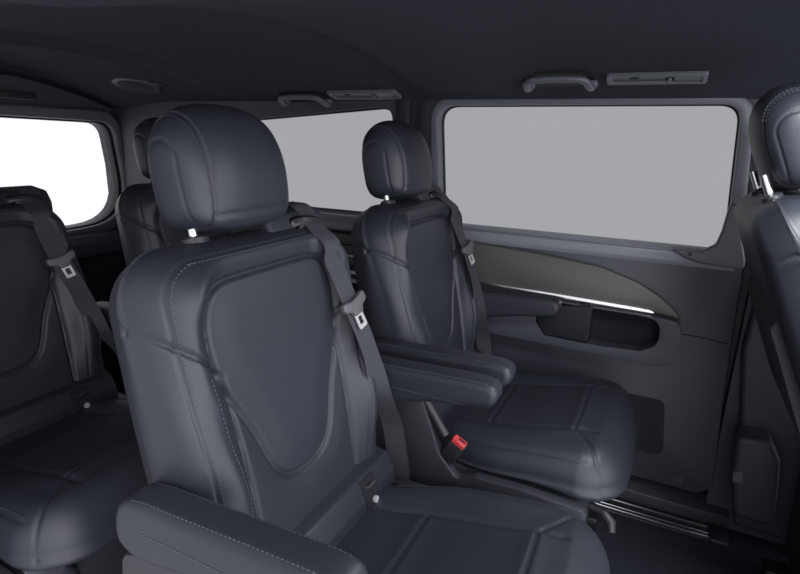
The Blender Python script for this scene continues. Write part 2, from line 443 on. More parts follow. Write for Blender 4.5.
def make_headrest(root):
    NA, NS = 130, 96; w = .1185; cx, cz = -.178, 1.094
    prof = np.array(cat([(.060, -.088), (.072, -.035), (.068, .02), (.048, .068), (.012, .094), (-.026, .094), (-.058, .070),
                         (-.074, .025), (-.077, -.03), (-.071, -.076), (-.042, -.097), (.025, -.099)], 11))
    d = np.r_[0, np.cumsum(np.linalg.norm(np.diff(np.vstack([prof, prof[:1]]), axis=0), axis=1))]
    tt = np.linspace(0, d[-1], NA, endpoint=False); cl = np.vstack([prof, prof[:1]])
    px, pz = np.interp(tt, d, cl[:, 0]), np.interp(tt, d, cl[:, 1])*1.06
    ang = np.linspace(-math.pi/2, math.pi/2, NS); s = w*np.sign(np.sin(ang))*np.abs(np.sin(ang))**.8
    k = np.maximum(1-np.abs(s/w)**2.85, 0)**(1/2.85)
    k = np.maximum(k, .02)
    verts, loc = [], []
    for a, kk in zip(s, k):
        for x, z in zip(px, pz):
            k2 = kk if z > -.05 else kk**.55
            verts.append((-.004+(x+.004)*kk, a, z*k2)); loc.append((x*kk, a, z*kk))
    V = np.array(verts); faces = []; cls = []
    for j in range(NS-1):
        for i in range(NA):
            i2 = (i+1) % NA; f = [j*NA+i, j*NA+i2, (j+1)*NA+i2, (j+1)*NA+i]; faces.append(f)
            sm = V[f, 1].mean(); cls.append(1 if sm > .088 else 2 if sm < -.088 else 0)
    for b, c in ((0, 2), ((NS-1)*NA, 1)):
        f = list(range(b, b+NA)); faces.append(f if c == 2 else f[::-1]); cls.append(c)
    full = bpy.data.meshes.new('f'); full.from_pydata(V.tolist(), [], faces); full.update()
    bm = bmesh.new(); bm.from_mesh(full); bmesh.ops.recalc_face_normals(bm, faces=bm.faces[:]); bm.normal_update()
    N = np.array([v.normal[:] for v in bm.verts]); faces = [[v.index for v in f.verts] for f in bm.faces]; bm.free(); bpy.data.meshes.remove(full)
    X, S, Z = V.T; a = np.abs(S)
    dis = -.0045*np.exp(-((a-.088)/.0028)**2)
    qx = np.abs(X+.012)-.034; arch = np.where(Z > .012, np.hypot(X+.012, Z-.012)-.034, qx)
    dis = dis-.0028*np.exp(-(arch/.0020)**2)*(a > .094)*(Z > -.085)+.0006*sst(.0, -.02, arch)*(a > .094)
    dis = dis-.003*np.exp(-((Z+.078)/.0026)**2)*(X > .03)*(a < .088)
    V2 = V+N*dis[:, None]
    def place(P): return np.stack([cx+P[:, 0]*CA-P[:, 2]*SA, P[:, 1], cz+P[:, 2]*CA+P[:, 0]*SA], -1)
    o = split_mesh(place(V2), faces, cls, {0: ('headrest', 'leather', root), 1: ('headrest_side', 'leather_side', 0), 2: ('headrest_side', 'leather_side', 0)}, root)
    for sg in (-1, 1):
        bm = bmesh.new()
        kk = max(1-(.084/w)**2.85, 0)**(1/2.85); kb = max(1-(.0925/w)**2.85, 0)**(1/2.85)
        for a_, q in ((.084, kk), (.0925, kb)):
            L = np.stack([-.004+(px+.004)*q*1.004, np.full(NA, sg*a_), pz*q*1.004], -1)
            sel = [i for i in range(NA) if (px[i] > -.03 or pz[i] > .05)]
            i0 = next(i for i in range(NA) if i in sel and (i-1) % NA not in sel)
            sel = [(i0+j) % NA for j in range(len(sel))]
            L = L[sel]; Lw = place(L); c0 = np.array([cx, 0, cz])
            dashes(bm, Lw, lambda p: (p[0]-c0[0], sg*.03, p[2]-c0[2]), .0042, .0024, .0006)
        stitch(bm, o[0])
    for sg in (-1, 1):
        bm = bmesh.new(); tube(bm, [(-.160, sg*.085, .955), (-.174, sg*.085, 1.03)], .0075, 16)
        p = bm_obj('headrest_post', bm, 'chrome', root)
        bm = bmesh.new(); tube(bm, [(-.160, sg*.085, .972), (-.164, sg*.085, .988), (-.1645, sg*.085, .991)], [.026, .023, .012], 18, flat=.8); bm_obj('post_sleeve', bm, 'plastic', p)

def make_arm(root, sg):
    bm = bmesh.new()
    prof = [(-.085, .664), (-.055, .684), (.0, .689), (.16, .699), (.24, .702), (.265, .690), (.264, .664), (.24, .648), (.15, .634), (.0, .600), (-.06, .588), (-.09, .610)]
    prof = [(x-.012 if x > 0 else x*1.35, z-.010-.006*np.clip(x/.24, -.2, 1)) for x, z in prof]
    prof = cat(prof, 4)
    prism(bm, prof, 'y', .247, .307, .015, 5)
    if sg < 0:
        for v in bm.verts: v.co.y *= -1
    o = bm_obj('armrest', bm, 'leather', root, 60)
    top = [p for p in prof if p[1] > .666 and p[0] > -.09 and p[0] < .245 and not (p[0] > .2 and p[1] < .678)]; top.sort()
    bm = bmesh.new()
    for y in (.256, .298):
        dashes(bm, [(x, sg*y, z+.0003-.0018) for x, z in top], (0, 0, 1))
    # a second row low on the flank
    for y in (.2465, .3075):
        dashes(bm, [(x, sg*y, .634) for x in np.linspace(-.06, .19, 60)], (0, sg*(1 if y > .28 else -1), 0))
    stitch(bm, o)

def strip(bm, pts, sides, wd, th=.0016):
    """a band of webbing through pts, sides = width direction per point"""
    P = [Vector(p) for p in pts]; S = [Vector(q).normalized() for q in sides]; rows = []
    for i, p in enumerate(P):
        t = (P[min(i+1, len(P)-1)]-P[max(i-1, 0)]).normalized(); s = (S[i]-t*S[i].dot(t)).normalized(); n = s.cross(t).normalized()
        rows.append([bm.verts.new(p+s*wd*a+n*th*b) for a, b in ((-.5, -.5), (.5, -.5), (.5, .5), (-.5, .5))])
    for A, B in zip(rows, rows[1:]):
        for k in range(4): bm.faces.new((A[k], A[(k+1) % 4], B[(k+1) % 4], B[k]))
    bm.faces.new(rows[0][::-1]); bm.faces.new(rows[-1])

def make_belt(root):
    bm = bmesh.new()                                            # shoulder tower behind the back
    prof = [(-.225, .80), (-.120, .80), (-.120, .978), (-.138, 1.008), (-.205, 1.018), (-.225, .998)]
    prism(bm, round_poly(prof, [.01, .01, .02, .014, .02, .02], 4), 'y', .050, .222, .012, 3)
    tw = bm_obj('belt_guide', bm, 'leather', root)
    bm = bmesh.new()
    L = cat([(-.128, .120, .990), (-.116, .150, .992), (-.112, .180, .984), (-.118, .158, .970), (-.126, .130, .974)], 5)
    tube(bm, L, .010, 8, closed=True); 
    bmesh.ops.convex_hull(bm, input=bm.verts[:])
    bm_obj('belt_slot', bm, 'dark', tw)
    def srf(s, z, off):
        t = z2t(z); n = float(n_front(np.array([s]), np.array([t]))[0]); return bl(np.array([s]), np.array([t-n*SA/CA]), np.array([n+off]))[0]
    key = [(-.178, .172, 1.018), (-.150, .172, 1.016), (-.126, .171, .996)]
    # the webbing follows the line it takes in the photograph, lying on the leather
    for px, py, x in ((318, 230, -.110), (331, 257, -.070), (343, 285, -.040), (351, 304, -.024), (358, 320, -.012), (365, 337, -.002), (371, 355, .006), (376, 375, .010), (381, 396, .012)):
        sx, z = .17, .85
        for _ in range(8):
            xx = max(x, float(srf(min(sx, .24), z, .006)[0])) if sx < .246 else x
            p = at(px, py, X=xx-.5); sx += .6*(p.y-.698-sx); z += .6*(p.z-z)
        key.append((xx, sx, z))
    key += [(.012, .280, .530), (.020, .288, .47), (.030, .290, .41), (.034, .290, .34)]
    P = cat(key, 6, False); Q = []
    for x, y, z in P:
        if .62 < z < .992 and abs(y) < .243: x = max(x, float(srf(y, min(z, .985), .0045)[0]))
        Q.append((x, y, z))
    P = [tuple(np.mean([Q[max(k-1, 0)], Q[k], Q[min(k+1, len(Q)-1)]], axis=0)) for k in range(len(Q))]
    P = [(max(p[0], q[0]), p[1], p[2]) for p, q in zip(P, Q)]
    sd = []
    for p in P:
        k = float(sst(.74, .56, np.array(p[2]))); sd.append((.10+.75*k, 1-.75*k, .0))
    bm = bmesh.new(); strip(bm, P, sd, .047)
    b = bm_obj('seat_belt', bm, 'belt', root, 50)
    # tongue with its grip
    dirv = (Vector(key[7])-Vector(key[6])).normalized(); side = Vector((.10, 1, 0)); side = (side-dirv*side.dot(dirv)).normalized(); nn = side.cross(dirv).normalized()
    if nn.x < 0: nn = -nn
    c = Vector(key[6])+nn*.005
    def flat(poly, th, off, bw):
        t = bmesh.new(); A = [t.verts.new(c+side*a+dirv*q+nn*(off-th/2)) for a, q in poly]; B = [t.verts.new(c+side*a+dirv*q+nn*(off+th/2)) for a, q in poly]; n = len(poly)
        t.faces.new(A); t.faces.new(B[::-1])
        for i in range(n): t.faces.new((A[i], B[i], B[(i+1) % n], A[(i+1) % n]))
        bmesh.ops.recalc_face_normals(t, faces=t.faces[:]); bevel(t, bw, 2); return t
    t = flat(cat([(-.036, -.008), (-.03, -.013), (-.012, -.009), (.012, -.009), (.03, -.013), (.036, -.008), (.034, .006), (.018, .012), (.012, .022), (-.012, .022), (-.018, .012), (-.034, .006)], 4), .013, .002, .003)
    g = bm_obj('belt_tongue_grip', t, 'tongue_grip', b, 50)
    t = bmesh.new(); o_ = round_poly([(-.0125, .018), (.0125, .018), (.0125, .052), (-.0125, .052)], .004, 3); i_ = round_poly([(-.0065, .027), (.0065, .027), (.0065, .044), (-.0065, .044)], .002, 3)
    ring(t, o_, i_, -.0014, .0014, 'z')
    for v in t.verts: v.co = c+side*v.co.x+dirv*v.co.y+nn*(.002+v.co.z)
    bm_obj('belt_tongue', t, 'tongue', g, 50)
    # buckle on a stalk, on the other side of the cushion
    bm = bmesh.new(); base = Vector((.055, -.279, .545)); e = Vector((.118, -.279, .452)); d = (e-base).normalized()
    tube(bm, [base+Vector((-.02, 0, .02)), base, base.lerp(e, .45), base.lerp(e, .8)], [.012, .012, .011, .012], 10)
    st = bm_obj('buckle_stalk', bm, 'plastic', root)
    bm = bmesh.new(); box(bm, -.020, .020, -.012, .012, -.03, .03, .004, 2)
    R = Matrix.Rotation(math.radians(28), 4, 'Y'); bk = Matrix.Translation((.130, -.279, .440)) @ R
    bm.transform(bk); bu = bm_obj('belt_buckle', bm, 'plastic', st)
    bm = bmesh.new(); box(bm, -.017, .017, -.0135, .009, .0205, .0325, .0015, 1); bm.transform(bk); rb = bm_obj('release_button', bm, 'red', bu); rb['label'] = 'red release button'
    bm = bmesh.new(); box(bm, -.006, .014, -.004, .004, .029, .0330, .0005, 1); bm.transform(bk); bm_obj('buckle_slot', bm, 'dark', bu)

def make_base(root):
    for sg in (-1, 1):
        bm = bmesh.new()
        prof = [(-.16, .25), (-.15, .385), (.30, .385), (.445, .375), (.43, .30), (.30, .28)] if sg > 0 else [(-.16, .30), (-.13, .565), (-.02, .600), (.035, .590), (.070, .50), (.098, .425), (.145, .372), (.19, .392), (.30, .396), (.445, .388), (.43, .30), (.30, .28), (.05, .25), (-.10, .25)]
        prism(bm, round_poly(prof, .02 if sg > 0 else [.02, .03, .03, .03, .05, .03, .02, .03, .05, .02, .03, .05, .05, .03], 4), 'y', sg*.2665, sg*.296, .006, 2)
        bm_obj('side_shield', bm, 'shield', root)
    bm = bmesh.new()
    prism(bm, round_poly([(-.12, .045), (.40, .045), (.44, .30), (.43, .385), (-.14, .385)], .03, 4), 'y', -.255, .255, .01, 2)
    bm_obj('seat_base', bm, 'plastic', root)
    for sg in (-1, 1):
        bm = bmesh.new(); box(bm, -.17, .45, sg*.19-.03, sg*.19+.03, .014, .05, .008, 2); bm_obj('seat_foot', bm, 'dark', root)
    bm = bmesh.new(); tube(bm, [(.42, -.18, .335), (.47, -.19, .33), (.49, -.20, .315), (.495, -.215, .30)], [.010, .010, .012, .008], 10); bm_obj('release_lever', bm, 'plastic', root)

def make_seat():
    root = empty('passenger_seat')
    make_backrest(root); make_lower_roll(root); make_cushion(root); make_headrest(root)
    make_arm(root, -1); make_arm(root, 1); make_belt(root); make_base(root)
    return root
YN, YM = .698, 1.358
seat = make_seat(); seat.location = (-.5, YN, 0)
tag(seat, 'dark leather captain seat nearest the camera, filling the centre foreground', 'seat', 'van seats')
mid = copy_tree(seat); mid.location = (-.5, YM, 0); mid['label'] = 'middle-row leather seat beside the sliding door, with red buckle button showing'
t3 = copy_tree(seat); t3.location = (-1.376, YN-.02, 0); t3.scale.z = .98
for ch in t3.children:
    if ch.name.split('.')[0] == 'headrest': ch.location.y = -.018
t3['label'] = 'rear-row leather seat at the left edge, in front of the white rear window'
t4 = copy_tree(seat); t4.location = (-1.376, YM, 0); t4['label'] = 'rear-row leather seat mostly hidden behind the foreground headrest'
fr = copy_tree(seat); fr.location = (.562, YM+.01, 0); fr['label'] = 'front-row leather seat cut off by the right edge, seen from behind'
for ch in list(fr.children):
    if ch.name.startswith('armrest') or ch.name.startswith('seat_belt') or ch.name.startswith('belt_guide') or ch.name.startswith('buckle') or ch.name.startswith('side_shield'):
        for g in list(ch.children):
            for h in list(g.children): bpy.data.objects.remove(h)
            bpy.data.objects.remove(g)
        bpy.data.objects.remove(ch)

bm = bmesh.new()
prism(bm, round_poly([(-.13, .06), (-.158, .10), (-.154, .34), (-.136, .36), (-.11, .36), (-.11, .06)], .012, 3), 'y', -.20, .20, .012, 3)
for v in bm.verts:
    x, y, z = v.co; q = bl(np.array([y]), np.array([z]), np.array([x+.012]))[0]; v.co = Vector(q)
bm_obj('map_pocket', bm, 'grille', fr)
TF = Matrix.Translation((0, 0, .135)) @ Matrix.Rotation(-.225, 4, 'Y')
for ch in list(fr.children):                                   # the driver's seat is set higher and leans further back
    nm = ch.name.split('.')[0]
    if nm in ('backrest', 'backrest_insert', 'side_bolster', 'headrest_post', 'map_pocket', 'lower_back_roll'): ch.matrix_basis = TF
    elif nm == 'headrest': ch.matrix_basis = TF @ Matrix.Translation((.072, 0, .002))
    elif nm in ('cushion', 'cushion_bolster', 'armrest'): ch.location = (-.075, 0, .115)
    elif nm == 'seat_base': ch.location.x = -.01; ch.scale.z = 1.30
    elif nm in ('seat_foot', 'release_lever'): ch.location.x = -.01
# ============================================================ THE CABIN
def S(o): o['kind'] = 'structure'; return o
YW = 1.72
# floor
bm = bmesh.new(); box(bm, -2.42, 1.25, .25, 1.86, -.05, 0.); S(bm_obj('floor', bm, 'carpet'))
# ceiling: a crowned headliner with transverse swells
def zroof(x, y):
    u = np.clip((y-1.03)/.70, -1, 1); z = 1.270+.118*(1-np.abs(u)**2.2)
    k = sst(1., .72, np.abs(u))
    z = z-.026*k*np.exp(-((x+1.60)/.026)**2)
    z = z-.024*k*sst(-.80, -.72, x)*sst(-.28, -.60, x)
    z = z-.030*sst(-1.95, -2.30, x)
    return z
def make_roof():
    NXr, NYr = 220, 80
    xs = np.linspace(-2.42, 1.25, NXr); ys = np.linspace(.30, 1.74, NYr)
    X, Y = np.meshgrid(xs, ys, indexing='ij'); Z = zroof(X, Y)
    V = np.concatenate([np.stack([X, Y, Z], -1).reshape(-1, 3), np.stack([X, Y, Z+.03], -1).reshape(-1, 3)]); n = NXr*NYr
    idx = np.arange(n).reshape(NXr, NYr); F = []
    for i in range(NXr-1):
        for j in range(NYr-1):
            a, b, c, d = [int(q) for q in (idx[i, j], idx[i+1, j], idx[i+1, j+1], idx[i, j+1])]
            F.append([a, d, c, b]); F.append([n+a, n+b, n+c, n+d])
    loop = [idx[i, 0] for i in range(NXr)]+[idx[-1, j] for j in range(1, NYr)]+[idx[i, -1] for i in range(NXr-2, -1, -1)]+[idx[0, j] for j in range(NYr-2, 0, -1)]
    for a, b in zip(loop, loop[1:]+loop[:1]): F.append([int(a), int(b), int(n+b), int(n+a)])
    me = bpy.data.meshes.new('ceiling'); me.from_pydata(V.tolist(), [], F); finish(me, True, 60)
    return S(link('ceiling', me, 'headliner'))
make_roof()

def P2(pts, Y): return [(lambda v: (v.x, v.z))(at(a, b, Y=Y)) for a, b in pts]
# ---- sliding-door window and quarter window
win1 = round_poly([(-.722, 1.257), (.140, 1.262), (.166, .858), (-.690, .865)], [.055, .05, .07, .06], 8)
fr1 = round_poly([(-.745, 1.281), (.168, 1.286), (.205, .835), (-.720, .842)], [.075, .075, .05, .06], 8)
out1 = round_poly([(-.790, 1.306), (.205, 1.308), (.235, .835), (-.780, .838)], [.08, .085, .02, .02], 8)
win2 = round_poly([(-2.02, 1.165), (-.890, 1.256), (-.870, .874), (-1.96, .870)], [.06, .05, .05, .06], 8)
out2 = round_poly([(-2.05, 1.20), (-.80, 1.300), (-.80, .835), (-2.05, .835)], [.02, .02, .01, .02], 8)

HOLE = round_poly([(-.806, 1.320), (.224, 1.322), (.250, .84), (-.798, .84)], [.085, .09, .005, .005], 8)
def wall_sheet():
    bm = bmesh.new()
    ring(bm, round_poly([(-.83, 1.345), (1.25, 1.345), (1.25, .838), (-.83, .838)], .001, 8),
         HOLE, 1.742, 1.79)
    ring(bm, round_poly([(-2.42, 1.33), (-.83, 1.33), (-.83, .838), (-2.42, .838)], .001, 8), win2, 1.725, 1.79)
    box(bm, -2.42, -.795, 1.735, 1.79, .0, .84)
    box(bm, .245, 1.25, 1.745, 1.79, .0, .84); box(bm, -2.42, 1.25, 1.795, 1.86, -.05, .838); box(bm, .20, 1.25, 1.75, 1.86, .80, 1.40)
    return bm_obj('wall_left', bm, 'trim')
wl = S(wall_sheet())
# quarter window
w2 = S(empty('window_2', (-1.4, 1.76, .87)))
def child(o, root):
    o.parent = root; o.matrix_parent_inverse = Matrix.Translation(-Vector(root.location)); return o
bm = bmesh.new(); prism(bm, win2, 'y', 1.768, 1.772); child(bm_obj('pane', bm, 'tint'), w2)
bm = bmesh.new(); i2 = [((x+1.42)*.99-1.42, (z-1.04)*.972+1.04) for x, z in win2]; ring(bm, win2, i2, 1.750, 1.768); child(bm_obj('window_seal', bm, 'seal'), w2)

# ---- sliding door
door = S(empty('door_1', (-.28, YW, 0)))
def D(name, bm, m, ang=40, par=None):
    o = bm_obj(name, bm, m, None, ang)
    if par is None: child(o, door)
    else: o.parent = par; o.matrix_parent_inverse = Matrix.Translation(-Vector(door.location))
    return o
bm = bmesh.new()
lower = [(-.780, .855), (.208, .850), (.218, .80), (.232, .45), (.252, .135), (.215, .105), (-.10, .108), (-.775, .108)]
prism(bm, round_poly(lower, [.01, .01, .03, .1, .05, .03, .05, .05], 6), 'y', YW, YW+.06, .008, 2)
dp = D('door_panel', bm, 'trim')
win = S(empty('window_1', (-.28, 1.78, .87)))
bm = bmesh.new(); ring(bm, fr1, win1, YW-.004, YW+.050, 'y', .004, 2); child(bm_obj('window_frame', bm, 'frame'), win)
bm = bmesh.new(); ring(bm, win1, [((x+.28)*.992-.28, (z-1.06)*.984+1.06) for x, z in win1], YW+.040, YW+.052); child(bm_obj('window_seal', bm, 'seal'), win)
bm = bmesh.new(); prism(bm, win1, 'y', YW+.053, YW+.056); child(bm_obj('pane', bm, 'tint'), win)
bm = bmesh.new(); ring(bm, out1, fr1, YW+.006, YW+.050, 'y', .006, 2); D('door_frame', bm, 'plastic')
bm = bmesh.new(); ring(bm, HOLE, out1, YW+.010, YW+.05); D('door_seal', bm, 'seal')
# beltline ledge under the glass
bm = bmesh.new()
prism(bm, round_poly([(YW+.05, .874), (YW+.008, .870), (YW-.006, .854), (YW-.006, .830), (YW+.006, .806), (YW+.05, .79)], .016, 5), 'x', -.780, .195, .003, 2)
D('belt_ledge', bm, 'sill')
# decor panel
bm = bmesh.new()
dec = P2([(430, 234), (475, 243), (540, 254), (600, 267), (638, 283), (660, 297), (674, 310), (681, 320), (655, 314), (600, 305), (540, 295), (485, 286), (430, 277)], 1.695)
prism(bm, dec, 'y', 1.695, YW+.01, .006, 2); D('decor_panel', bm, 'decor')
bm = bmesh.new()
top = P2([(430, 273), (485, 282), (540, 290.5), (600, 300.5), (640, 307.5), (653, 311)], 1.69); bot = P2([(655, 314), (640, 312), (600, 305.5), (540, 295.5), (485, 287), (430, 278)], 1.69)
prism(bm, top+bot, 'y', 1.686, 1.705, .0025, 2); D('chrome_strip', bm, 'chrome')
# armrest loop with its pocket
ob = P2([(430, 280), (540, 298), (640, 314), (679, 321), (681, 332), (679, 350), (670, 364), (652, 366), (600, 354), (540, 342), (480, 330), (430, 322)], 1.675)
ib = P2([(520, 296), (560, 302), (640, 315), (655, 319), (660, 326), (659, 338), (655, 345), (640, 350), (600, 345), (570, 339), (545, 334), (535, 318)], 1.675)
def resample(poly, n, c):
    a = np.array(poly); out = []
    for k in range(n):
        th = 2*math.pi*k/n; d = np.array([math.cos(th), math.sin(th)]); best = None
        for i in range(len(a)):
            p, q = a[i-1]-c, a[i]-c; e = q-p; den = d[0]*e[1]-d[1]*e[0]
            if abs(den) < 1e-12: continue
            tt = (p[0]*e[1]-p[1]*e[0])/den; u = (p[0]*d[1]-p[1]*d[0])/den
            if tt > 0 and -1e-6 <= u <= 1+1e-6: best = tt if best is None else max(best, tt)
        out.append(tuple(c+d*best))
    return out
cc = np.mean(np.array(ib), axis=0)
obr = resample(round_poly(ob, .02, 4), 160, cc); ibr = resample(round_poly(ib, .014, 4), 160, cc)
bm = bmesh.new(); ring(bm, obr, ibr, 1.664, YW+.004, 'y', .009, 4); bz = D('armrest_loop', bm, 'trim', 60)
bm = bmesh.new()
L = [(p[0]*.45+q[0]*.55, 1.6628, p[1]*.45+q[1]*.55) for p, q in zip(obr, ibr)]
L = [p for p in L if p[2] < .655]; L = sorted([p for p in L], key=lambda p: math.atan2(p[2]-cc[1]-.03, p[0]-cc[0]))
for off in (0, .006):
    dashes(bm, [(p[0]*(1+off*.6), p[1], p[2]-off) for p in L if p[0] > -.42], (0, -1, 0))
D('stitching', bm, 'thread', 180, bz)['kind'] = 'stuff'
bm = bmesh.new(); prism(bm, [((x-cc[0])*1.03+cc[0], (z-cc[1])*1.05+cc[1]) for x, z in ibr], 'y', YW-.006, YW-.001); D('shaded_pocket_lining', bm, 'lining')
bm = bmesh.new()
prism(bm, round_poly(P2([(537, 305), (592, 306), (593, 310), (588, 343), (545, 335), (537, 322)], 1.66), .008, 4), 'y', 1.655, YW-.002, .008, 3); cb = D('flip_tray', bm, 'tray')
cb['label'] = 'closed dark flip tray in the door pocket'
bm = bmesh.new(); prism(bm, P2([(556, 303.5), (566, 303.5), (563, 306.5), (557, 306)], 1.654), 'y', 1.6535, 1.664, .0008, 1); D('tray_latch', bm, 'chrome', 40, cb)
bm = bmesh.new(); prism(bm, P2([(530.5, 314), (533, 313), (537, 319), (535, 320)], 1.656), 'y', 1.654, 1.665, .0008, 1); D('door_lever', bm, 'chrome')
# speaker grille, lower button, lower seam
bm = bmesh.new(); g = round_poly([(-.16, .392), (.082, .392), (.103, .205), (-.15, .200)], .03, 6); prism(bm, g, 'y', YW-.004, YW+.004, .002, 1); sg = D('speaker_grille', bm, 'grille')
bm = bmesh.new(); ring(bm, round_poly([(-.166, .398), (.087, .398), (.109, .199), (-.156, .194)], .034, 6), g, YW-.0055, YW+.004, 'y', .001, 1); D('grille_rim', bm, 'frame', 40, sg)
bm = bmesh.new(); tube(bm, [(.158, YW+.004, .138), (.158, YW-.003, .138)], .013, 20); D('screw_cover', bm, 'trim')
bm = bmesh.new(); b0, b1 = at(683, 334, Y=YW), at(728, 344, Y=YW); tube(bm, [(b0.x, YW-.0005, b0.z), ((b0.x+b1.x)/2, YW-.0005, (b0.z+b1.z)/2+.002), (b1.x, YW-.0005, b1.z)], .0016, 6); D('panel_joint', bm, 'seal')
# corner cap by the B pillar and pull pin
bm = bmesh.new(); cap = P2([(672, 249), (700, 252), (716, 245), (722, 232), (730, 205), (738, 205), (746, 262), (744, 270), (700, 264), (684, 258)], 1.70)
prism(bm, cap, 'y', 1.703, YW+.01, .006, 3); D('corner_trim', bm, 'frame')
bm = bmesh.new(); q = at(690, 254, Y=1.70); tube(bm, [(q.x, 1.708, q.z), (q.x, 1.696, q.z)], .0055, 14); D('lock_pin', bm, 'dark')

# ---- rear quarter trim under window 2
qt = S(empty('trim_1', (-1.4, YW, .6)))
bm = bmesh.new(); prism(bm, round_poly([(YW+.02, .872), (YW-.02, .866), (YW-.045, .845), (YW-.045, .815), (YW+.02, .80)], .012, 4), 'x', -2.20, -.80, .003, 2); child(bm_obj('sill_ledge', bm, 'sill'), qt)
for k, (z0, z1, y0) in enumerate(((.760, .800, 1.693), (.722, .756, 1.690), (.688, .718, 1.690))):
    bm = bmesh.new(); box(bm, -1.62, -.80, y0, YW+.02, z0, z1, .005, 2); child(bm_obj('decor_slat', bm, 'decor'), qt)
for z0, z1, y in ((.7165, .7225, 1.684), (.6500, .6640, 1.686), (.6180, .6290, 1.684)):
    bm = bmesh.new(); box(bm, -1.60, -.80, y, 1.71, z0, z1, .002, 1); child(bm_obj('chrome_strip', bm, 'satin'), qt)
bm = bmesh.new(); box(bm, -2.0, -.80, 1.66, YW+.02, .50, .60, .02, 3); child(bm_obj('side_armrest', bm, 'trim'), qt)
# C pillar cover between the windows
bm = bmesh.new(); box(bm, -.872, -.820, 1.714, 1.75, .86, 1.285, .008, 2); S(bm_obj('trim_2', bm, 'plastic'))

# ---- rear wall with its window
XR = -2.32
rw = [(.33, 1.34), (1.79, 1.34), (1.79, 0.), (.33, 0.)]
hole = round_poly([(.40, 1.198), (1.678, 1.176), (1.722, .742), (.38, .700)], [.09, .07, .24, .10], 8)
bm = bmesh.new(); ring(bm, round_poly(rw, .001, 8), hole, XR-.06, XR-.02, 'x'); S(bm_obj('wall_rear', bm, 'trim'))
w3 = S(empty('window_3', (XR, 1.03, .74)))
frm = round_poly([(.36, 1.240), (1.722, 1.232), (1.785, .69), (.34, .655)], [.10, .10, .22, .10], 8)
mid_ = [((y-1.03)*1.02+1.03, (z-.96)*1.03+.96) for y, z in hole]
bm = bmesh.new(); ring(bm, frm, mid_, XR-.03, XR+.035, 'x', .016, 4); child(bm_obj('window_frame', bm, 'frame'), w3)
bm = bmesh.new(); ring(bm, mid_, hole, XR-.03, XR+.010, 'x', .004, 2); child(bm_obj('window_seal', bm, 'seal'), w3)
bm = bmesh.new(); prism(bm, hole, 'x', XR-.045, XR-.040); child(bm_obj('pane', bm, 'clear'), w3)
bm = bmesh.new(); prism(bm, round_poly([(XR-.02, .70), (XR+.05, .70), (XR+.065, .66), (XR+.05, .60), (XR-.02, .58)], .02, 4), 'y', .36, 1.70, .01, 2); S(bm_obj('trim_3', bm, 'frame'))
bm = bmesh.new(); box(bm, -2.30, -1.75, 1.60, 1.735, .30, .50, .02, 3); S(bm_obj('trim_4', bm, 'trim'))

# ---- near side, behind the open sliding door
bm = bmesh.new(); winr = [(x, z) for x, z in round_poly([(-2.02, 1.165), (-1.10, 1.245), (-1.08, .874), (-1.96, .870)], [.06, .05, .05, .06], 8)]
ring(bm, round_poly([(-2.42, 1.33), (-1.0, 1.33), (-1.0, .838), (-2.42, .838)], .001, 8), winr, .27, .33)
box(bm, -2.42, -1.0, .27, .33, 0., .838); S(bm_obj('wall_right', bm, 'trim'))
w4 = S(empty('window_4', (-1.5, .29, .87))); bm = bmesh.new(); prism(bm, winr, 'y', .288, .292); child(bm_obj('pane', bm, 'tint'), w4)

# ---- B pillar
bm = bmesh.new()
pil = [(.262, .86), (.250, .60), (.285, .36), (.300, .30), (.320, .05), (.62, .05), (.62, .86)]
prism(bm, round_poly(pil, .02, 4), 'y', 1.690, 1.75, .012, 3)
bp = S(bm_obj('trim_5', bm, 'trim'))
bm = bmesh.new()
foot = P2([(738, 436), (772, 441), (781, 462), (779, 490), (773, 527), (734, 516), (733, 470)], 1.62)
prism(bm, round_poly(foot, .018, 4), 'y', 1.615, 1.70, .016, 4); pf = bm_obj('pillar_foot', bm, 'trim', bp)
bm = bmesh.new(); prism(bm, round_poly(P2([(733, 472), (744, 473), (743, 484), (732, 483)], 1.61), .003, 2), 'y', 1.611, 1.62, .002, 1); bm_obj('foot_clip', bm, 'frame', pf)
bm = bmesh.new(); prism(bm, round_poly([(.215, 1.30), (.62, 1.30), (.62, .85), (.256, .85)], .03, 4), 'y', 1.715, 1.75, .012, 3); S(bm_obj('trim_6', bm, 'frame'))

# ---- sill and floor rail
bm = bmesh.new(); prism(bm, round_poly([(1.716, .0), (1.722, .050), (1.765, .082), (1.86, .088), (1.86, .0)], .008, 3), 'x', -.80, .31, .003, 2); S(bm_obj('trim_7', bm, 'plastic'))
rail = tag(empty('floor_rail', (.1, 1.67, 0)), 'silver seat rail set in the dark floor beside the door sill', 'rail')
bm = bmesh.new(); box(bm, -.62, .27, 1.640, 1.712, .0015, .010, .003, 1); child(bm_obj('rail_bed', bm, 'dark'), rail)
for y in (1.648, 1.664, 1.697):
    bm = bmesh.new(); box(bm, -.62, .262, y, y+.008, .009, .017, .002, 1); child(bm_obj('rail_lip', bm, 'steel'), rail)
bm = bmesh.new()
for k in range(26): box(bm, -.56+k*.031, -.56+k*.031+.018, 1.676, 1.690, .009, .013, .002, 1)
child(bm_obj('rail_teeth', bm, 'plastic'), rail)
bm = bmesh.new(); box(bm, .258, .310, 1.637, 1.715, .0015, .021, .006, 2); child(bm_obj('rail_end_cap', bm, 'plastic'), rail)

